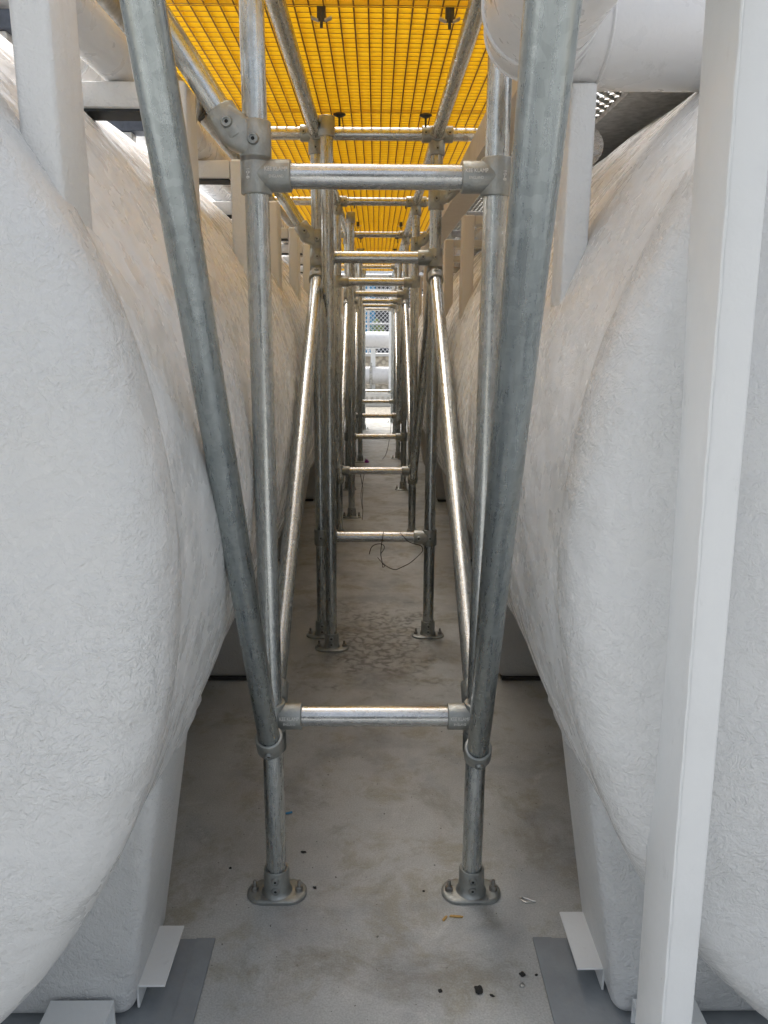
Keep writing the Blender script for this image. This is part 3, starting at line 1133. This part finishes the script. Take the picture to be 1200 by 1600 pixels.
# big white pipe with a mitred bend
PR = 0.090
PZ, PY, PXc = 1.846, 1.452, 0.253
root = thing('big_white_pipe', 'big white pipe with a mitred bend above the right tank, top right corner', 'pipe', (PXc, PY, PZ))
bend = 0.11
path = [(1.6, PY), (PXc + bend, PY)]
arc = []
for q in (1, 2):
    a_ = R(90 * q / 3)
    arc.append((PXc + bend - bend * math.sin(a_) * 1.0, PY - bend * (1 - math.cos(a_))))
path += [(PXc + bend * 0.42, PY - bend * 0.10), (PXc + bend * 0.10, PY - bend * 0.42), (PXc, PY - bend), (PXc, -0.8)]
n = 56
vs, fs = [], []
P = [Vector((x, y, PZ)) for x, y in path]
for j, p in enumerate(P):
    d0 = (P[j] - P[j - 1]).normalized() if j else (P[1] - P[0]).normalized()
    d1 = (P[j + 1] - P[j]).normalized() if j < len(P) - 1 else d0
    t = (d0 + d1).normalized()
    side = t.cross(Vector((0, 0, 1))).normalized()
    sc = 1 / max(0.3, side.dot(d0.cross(Vector((0, 0, 1))).normalized()))
    for i in range(n):
        a_ = 2 * math.pi * i / n
        vs.append(p + side * math.cos(a_) * PR * sc + Vector((0, 0, 1)) * math.sin(a_) * PR)
for j in range(len(P) - 1):
    for i in range(n):
        k2 = (i + 1) % n
        fs.append((j * n + i, j * n + k2, (j + 1) * n + k2, (j + 1) * n + i))
m = MB()
m.add(vs, fs)
m.build('bent_tube', 'pipe', root, angle=18)
for j in range(1, 5):                       # weld beads round the mitres
    m = MB()
    ring_pts = vs[j * n:(j + 1) * n] + [vs[j * n]]
    cen = P[j]
    m.wire([cen + (Vector(q) - cen) * 1.006 for q in ring_pts], 0.0032, 6)
    m.build('weld_bead', 'pipe', root)
m = MB()
m.lathe([(0, PR + 0.0005), (0.001, PR + 0.004), (0.03, PR + 0.004), (0.031, PR + 0.0005)], (0.572, PY, PZ), (1, 0, 0), 56, close=False)
m.build('pipe_collar', 'pipe', root)
m = MB()
m.lathe([(0, PR), (0, PR + 0.012), (0.022, PR + 0.012), (0.022, PR)], (PXc, 0.98, PZ), (0, 1, 0), 56, close=False)
fl = m.build('pipe_flange', 'pipe', root)
for q in range(12):
    a_ = R(15 + 30 * q)
    b = MB()
    b.lathe([(-0.006, 0.006), (0.028, 0.006)], (PXc + (PR + 0.006) * math.cos(a_), 0.98, PZ + (PR + 0.006) * math.sin(a_)), (0, 1, 0), 6)
    b.build('bolt', 'pipe', fl)

# steel walkway over the right tank: edge beams, cross channels, expanded metal
WZ = 1.965
root = thing('tank_walkway', 'steel walkway of expanded metal over the right tank', 'walkway', (0.5, 1.75, WZ))
m = MB()
m.box(0.362, 0.370, 1.78, 11.2, WZ, WZ + 0.10)
m.box(0.370, 0.475, 1.78, 11.2, WZ, WZ + 0.006)
m.build('edge_beam', 'cream', root)
m = MB()
m.box(0.655, 0.860, 1.62, 11.2, WZ - 0.004, WZ + 0.004)
m.box(0.852, 0.860, 1.62, 11.2, WZ + 0.004, WZ + 0.12)
m.box(0.655, 0.661, 1.62, 11.2, WZ + 0.004, WZ + 0.05)
m.build('edge_beam', 'grey_steel', root)
for y in (1.64, 3.3, 4.9, 6.5):
    m = MB()
    m.box(0.742, 0.79, y, y + 0.07, 1.90, WZ - 0.0045)
    m.build('rubber_foot', 'rubber', root, bevel=0.006)
m = MB()
for row in range(9):
    x0 = 0.478 + 0.0205 * row
    yy = 1.66
    i = 0
    pts = []
    while yy < 9.0:
        pts.append((x0 + (0.0205 if (i + row) % 2 else 0.0), yy))
        yy += 0.024
        i += 1
    for (xa, ya), (xb, yb) in zip(pts[:-1], pts[1:]):
        m.add([(xa - 0.0065, ya, WZ + 0.010), (xa + 0.0065, ya, WZ + 0.016), (xb + 0.0065, yb, WZ + 0.016), (xb - 0.0065, yb, WZ + 0.010),
               (xa - 0.0065, ya, WZ + 0.0085), (xa + 0.0065, ya, WZ + 0.0145), (xb + 0.0065, yb, WZ + 0.0145), (xb - 0.0065, yb, WZ + 0.0085)],
              [(0, 1, 2, 3), (7, 6, 5, 4), (0, 3, 7, 4), (1, 5, 6, 2)])
m.build('expanded_metal', 'walk', root, smooth=False)
for y in [1.93 + 0.82 * i for i in range(11)]:
    m = MB()
    m.box(0.476, 0.654, y, y + 0.045, WZ - 0.032, WZ + 0.004)
    m.build('cross_channel', 'grey_steel', root, bevel=0.003, seg=1)
# foil wrapped pipe below the walkway
m = MB()
m.tube((0.575, 2.35, 1.858), (0.575, 9.5, 1.858), 0.055, 28)
tag(m.build('foil_pipe', 'foil'), 'crumpled silver foil wrapped pipe under the right walkway', 'pipe')

# ------------------------------------------------------------------ wires and litter
def px_at(x, y, D):
    c = Vector(((x - 600) / FPX, (y - 800) / FPX, 1))
    r = Vector((sum(M[i][j] * c[j] for j in range(3)) for i in range(3)))
    return Vector((0, 0, HC)) + r * (D / r.y)


def px_floor(x, y, h=0.0):
    c = Vector(((x - 600) / FPX, (y - 800) / FPX, 1))
    r = Vector((sum(M[i][j] * c[j] for j in range(3)) for i in range(3)))
    return Vector((0, 0, HC)) + r * ((h - HC) / r.z)


root = thing('loose_wire', 'dark loose wire looped over the low rail of the second frame', 'wire', (0, FY[1], 0.45), 'loose wires on the low rails')
yw = FY[1] - 0.030
for pts in ([(599, 830), (598, 840), (596, 852), (595, 866), (597, 878), (598, 886), (601, 884), (597, 880)],
            [(577, 866), (580, 856), (586, 851), (596, 850), (601, 855), (598, 861), (595, 865)],
            [(590, 871), (598, 880), (608, 887), (618, 890), (628, 886), (640, 880), (652, 870), (660, 861), (658, 853), (648, 850), (638, 846), (630, 838), (625, 832)]):
    m = MB()
    m.wire(smooth_pts([px_at(x, y, yw - 0.006 * (i % 2)) for i, (x, y) in enumerate(pts)], 6), 0.0017, 6)
    m.build('strand', 'wire', root)
root = thing('loose_wire', 'thin wire hanging down to the floor from the low rail of the third frame', 'wire', (0, FY[2], 0.45), 'loose wires on the low rails')
m = MB()
m.wire(smooth_pts([px_at(x, y, FY[2] - 0.03) for x, y in ((563, 741), (565, 752), (567, 764), (566, 780), (567, 798), (566, 812))], 6), 0.0016, 6)
m.build('strand', 'wire', root)
m = MB()
m.wire(smooth_pts([px_at(x, y, FY[2] - 0.02) for x, y in ((569, 741), (566, 758), (564, 775), (566, 795))], 6), 0.0014, 6)
m.build('strand', 'wire', root)
m = MB()
m.wire(smooth_pts([px_at(x, y, FY[4] - 0.03) for x, y in ((613, 650), (611, 662), (610, 675), (608, 688), (606, 700), (602, 712), (597, 718))], 6), 0.0022, 6)
tag(m.build('loose_wire', 'wire'), 'thin wire trailing from the low rail of the fifth frame, far down the passage', 'wire', 'loose wires on the low rails')
# black cable down the left post of the second frame
m = MB()
m.wire(smooth_pts([px_at(x, y, FY[1] + 0.05) for x, y in ((498, 428), (505, 440), (511, 456), (513, 475), (512, 500), (509, 560), (507, 640))], 6), 0.004, 6)
tag(m.build('cable', 'rubber'), 'thin black cable running down behind the left post of the second frame', 'cable')

# bent wire clip on the floor
m = MB()
P0 = px_floor(825, 1407, 0.003)
pts = [(P0.x + dx, P0.y + dy, 0.003) for dx, dy in ((0.016, -0.004), (0.006, -0.006), (-0.006, -0.006), (-0.014, 0.001), (-0.016, 0.007), (-0.010, 0.011), (0.0, 0.006), (0.010, 0.0), (0.019, -0.003))]
m.wire(smooth_pts(pts, 6), 0.0013, 8)
tag(m.build('wire_clip', 'steel'), 'small bright bent wire clip on the floor right of the nearest right flange', 'clip')


def pebble(x, y, r, mat_, lab, seed, flat=0.6, grp='bits of dirt on the floor', stretch=1.0, rz=0, name='dirt_lump', cat='dirt lump'):
    p = px_floor(x, y)
    bm = bmesh.new()
    bmesh.ops.create_icosphere(bm, subdivisions=3, radius=1)
    vs = []
    for v in bm.verts:
        d = 1 + 0.45 * noise.noise(v.co * 1.6 + Vector((seed * 3.1, 0, 0))) + 0.25 * noise.noise(v.co * 4 + Vector((0, seed, 0)))
        q = v.co * d
        q = Vector((q.x * r * stretch, q.y * r, q.z * r * flat))
        q.rotate(Matrix.Rotation(rz, 3, 'Z'))
        vs.append((p.x + q.x, p.y + q.y, max(0.0005, q.z + r * flat * 0.7)))
    fs = [tuple(v.index for v in f.verts) for f in bm.faces]
    bm.free()
    m = MB()
    m.add(vs, fs)
    return tag(m.build(name, mat_, angle=50), lab, cat, grp)


pebble(748, 1549, 0.0092, 'stone', 'largest black lump of dirt on the floor, bottom centre right', 1)
pebble(688, 1549, 0.0045, 'stone', 'small black crumb left of the largest dirt lump', 2)
pebble(769, 1556, 0.003, 'stone', 'tiny black flake just right of the largest dirt lump', 3, 0.4, stretch=1.8, rz=-0.6)
pebble(816, 1524, 0.006, 'stone', 'black crumb beside the right grey pad, upper of two', 4, 0.7)
pebble(816, 1541, 0.0055, 'walk', 'grey pebble beside the right grey pad, lower of two', 5)
pebble(838, 1524, 0.003, 'stone', 'tiny black crumb against the edge of the right grey pad', 6)
pebble(492, 1388, 0.0042, 'stone', 'small black crumb beside the right end of the nearest left flange', 7, 0.7)
pebble(474, 1332, 0.0045, 'stone', 'black crumb on the floor above the nearest left flange', 8, 0.4, stretch=1.6)
pebble(662, 1393, 0.003, 'stone', 'tiny black crumb left of the nearest right flange', 9)
pebble(360, 1357, 0.0035, 'stone', 'tiny black crumb between the left saddle and the nearest left flange', 10)
for i, (x, y, L, rz) in enumerate(((695, 1436, 0.010, 1.0), (713, 1433, 0.017, -0.1))):
    p = px_floor(x, y)
    m = MB()
    c_, s_ = math.cos(rz), math.sin(rz)
    prof = [(-L, -0.0022), (-L * 0.3, -0.0034), (L * 0.8, -0.0028), (L, 0.0012), (L * 0.4, 0.003), (-L * 0.8, 0.0032)]
    m.prism([(p.x + a_ * c_ - b_ * s_, p.y + a_ * s_ + b_ * c_) for a_, b_ in prof], 'z', 0.0006, 0.0038)
    tag(m.build('wood_chip', 'chip', bevel=0.0006, seg=1), ['short tan wood chip below the nearest right flange, tilted', 'long tan wood chip below the nearest right flange, lying flat'][i], 'wood chip', 'wood chips on the floor')
p = px_floor(452, 1272)
m = MB()
m.tube((p.x - 0.010, p.y - 0.003, 0.004), (p.x + 0.008, p.y + 0.004, 0.004), 0.003, 10)
tag(m.build('blue_scrap', MT['blue']), 'small blue plastic scrap on the floor beside the nearest left post', 'scrap')
p = px_floor(573, 722)
pebble(573, 723, 0.022, 'purple', 'purple scrap beside a base flange far down the passage', 12, 0.9, None, name='purple_scrap', cat='scrap')

# ------------------------------------------------------------------ yard beyond the far end
root = thing('low_wall', 'low pale concrete upstand across the far end of the passage', 'wall', (0, 14.5, 0))
m = MB()
m.box(-6, 6, 14.5, 14.85, -0.02, 0.27)
m.build('upstand', 'upstand', root, bevel=0.01)
m = MB()
for i in range(36):
    x = -1.8 + i * 0.1
    m.box(x, x + 0.05, 14.49, 14.499, 0.04, 0.16)
m.build('slots', 'walk', root)

root = thing('retaining_wall', 'pale stone retaining wall under the chain link fence', 'wall', (0, 17, 0))
m = MB()
m.box(-9, 9, 17.0, 17.5, -0.02, 0.80)
m.build('stonework', 'pale_stone', root)
m = MB()
m.box(-9, 9, 16.96, 17.54, 0.803, 0.86)
m.build('coping', 'upstand', root)

def yard_pipe(z, r, label, supports, strap):
    root = thing('yard_pipe', label, 'pipe', (0, 15.3, 0), 'white pipes across the far yard')
    m = MB()
    m.tube((-5, 15.3, z), (5, 15.3, z), r, 40)
    m.build('tube', 'pipe', root)
    for x in supports:
        m = MB()
        m.box(x - 0.045, x + 0.045, 15.28, 15.36, -0.02, z - r - 0.02)
        m.box(x - 0.14, x + 0.14, 15.22, 15.40, z - r - 0.02, z - r + 0.004)
        m.build('support', 'paint', root)
    for x in strap:
        m = MB()
        m.lathe([(0, r), (0, r + 0.012), (0.06, r + 0.012), (0.06, r)], (x - 0.03, 15.3, z), (1, 0, 0), 40, close=False)
        m.box(x - 0.02, x + 0.02, 15.14, 15.165, z - r - 0.12, z + r + 0.08)
        m.build('strap', 'walk', root)
    return root
yard_pipe(1.17, 0.150, 'thick white pipe crossing the bright far end, upper of two', (-0.06, -2.5, 2.6), ())
yard_pipe(0.50, 0.165, 'thick white pipe crossing the bright far end near the ground, lower of two', (-1.4, 2.0), (-0.10,))
root = thing('gantry_post', 'white post of a small gantry at the right of the bright far end', 'post', (0.26, 15.0, 0))
m = MB()
m.box(0.235, 0.32, 14.95, 15.03, -0.02, 2.0)
m.build('shaft', 'paint', root)
m = MB()
m.box(-3, 0.42, 14.96, 15.02, 2.0, 2.08)
m.build('arm', 'paint', root)

# chain link fence
root = thing('chain_link_fence', 'chain link fence above the stone wall beyond the passage', 'fence', (0, 17.2, 0.86))
m = MB()
zb, zt = 0.87, 2.6
x0, x1 = -1.6, 1.6
st = 0.088
nn = int((x1 - x0) / st)
H = zt - zb
for i in range(-int(H / st) - 1, nn + 1):
    xa = x0 + i * st
    for sgn in (1, -1):
        a_, b_ = (xa, zb), (xa + H, zt)
        if sgn < 0:
            a_, b_ = (xa, zt), (xa + H, zb)
        t0 = max(0, (x0 - a_[0]) / H)
        t1 = min(1, (x1 - a_[0]) / H)
        if t1 <= t0:
            continue
        q0 = (a_[0] + H * t0, 17.2 + 0.003 * sgn, a_[1] + (b_[1] - a_[1]) * t0)
        q1 = (a_[0] + H * t1, 17.2 + 0.003 * sgn, a_[1] + (b_[1] - a_[1]) * t1)
        m.tube(q0, q1, 0.006, 5)
m.build('wire_mesh', 'mesh_wire', root)
for x in (-1.6, -0.17, 1.6):
    m = MB()
    m.tube((x, 17.23, 0.86), (x, 17.23, 2.7), 0.025, 14)
    m.build('post', 'mesh_wire', root)
m = MB()
m.tube((-1.6, 17.22, 1.48), (1.6, 17.22, 1.48), 0.018, 12)
m.build('rail', 'mesh_wire', root)

root = thing('shipping_container', 'blue shipping container behind the chain link fence', 'container', (-2, 21, 0))
m = MB()
poly = []
xx = -4.2
while xx < -0.19:
    poly += [(xx, 21.0), (xx + 0.07, 21.0), (xx + 0.10, 21.04), (xx + 0.17, 21.04)]
    xx += 0.2
poly += [(-0.10, 21.0), (-0.10, 24.0), (-4.2, 24.0)]
m.prism(poly, 'z', 0.1, 2.7)
m.build('body', 'blue', root, smooth=False)
m = MB()
m.box(-4.24, -0.06, 20.95, 21.0, 2.6, 2.75)
m.build('top_rail', 'blue', root)

root = thing('yard_building', 'dark building with a pale fascia far behind the fence', 'building', (0, 27, 0))
m = MB()
m.box(-7, 7, 27, 34, -0.02, 2.75)
m.build('wall', 'dark_wall', root)
m = MB()
m.box(-7.2, 7.2, 26.8, 34.2, 2.76, 3.5)
m.build('fascia', 'white_wall', root)
m = MB()
m.box(-1.2, 1.6, 26.74, 26.796, 3.05, 3.09)
m.build('trim_line', 'walk', root)

root = thing('added_building', 'unseen dark building added behind the camera for the tubes to reflect', 'building', (0.3, -7, 0))  # unseen, added to give tubes and tank ends something dark to reflect
m = MB()
m.box(-2.2, 2.6, -11, -7, 0.001, 4.2)
m.build('wall', 'dark_wall', root)
m = MB()
m.box(-2.4, 2.8, -11.2, -6.8, 4.203, 4.4)
m.build('roof', 'white_wall', root)

root = thing('small_tree', 'small yellow green bush behind the chain link fence', 'bush', (0.0, 20, 0))
m = MB()
m.wire(smooth_pts([(0, 20, 0), (0.02, 20, 0.5), (-0.01, 20.02, 1.0), (0.01, 20, 1.4)]), lambda t: 0.03 - 0.018 * t, 8)
m.build('trunk', 'bark', root)
m = MB()
for i in range(900):
    while True:
        q = Vector((random.uniform(-1, 1), random.uniform(-1, 1), random.uniform(-1, 1)))
        if q.length < 1:
            break
    q = Vector((q.x * 0.20, q.y * 0.2, 1.28 + q.z * 0.36))
    q += Vector((noise.noise(q * 6), noise.noise(q * 6 + Vector((9, 0, 0))), 0)) * 0.08
    u = Vector((random.gauss(0, 1), random.gauss(0, 1), random.gauss(0, 1))).normalized()
    v = u.orthogonal().normalized()
    L = random.uniform(0.02, 0.04)
    c = q + Vector((0, 20, 0))
    m.add([c - u * L, c + v * L * 0.4, c + u * L, c - v * L * 0.4], [(0, 1, 2, 3)])
m.build('crown', 'leaf', root, smooth=False)
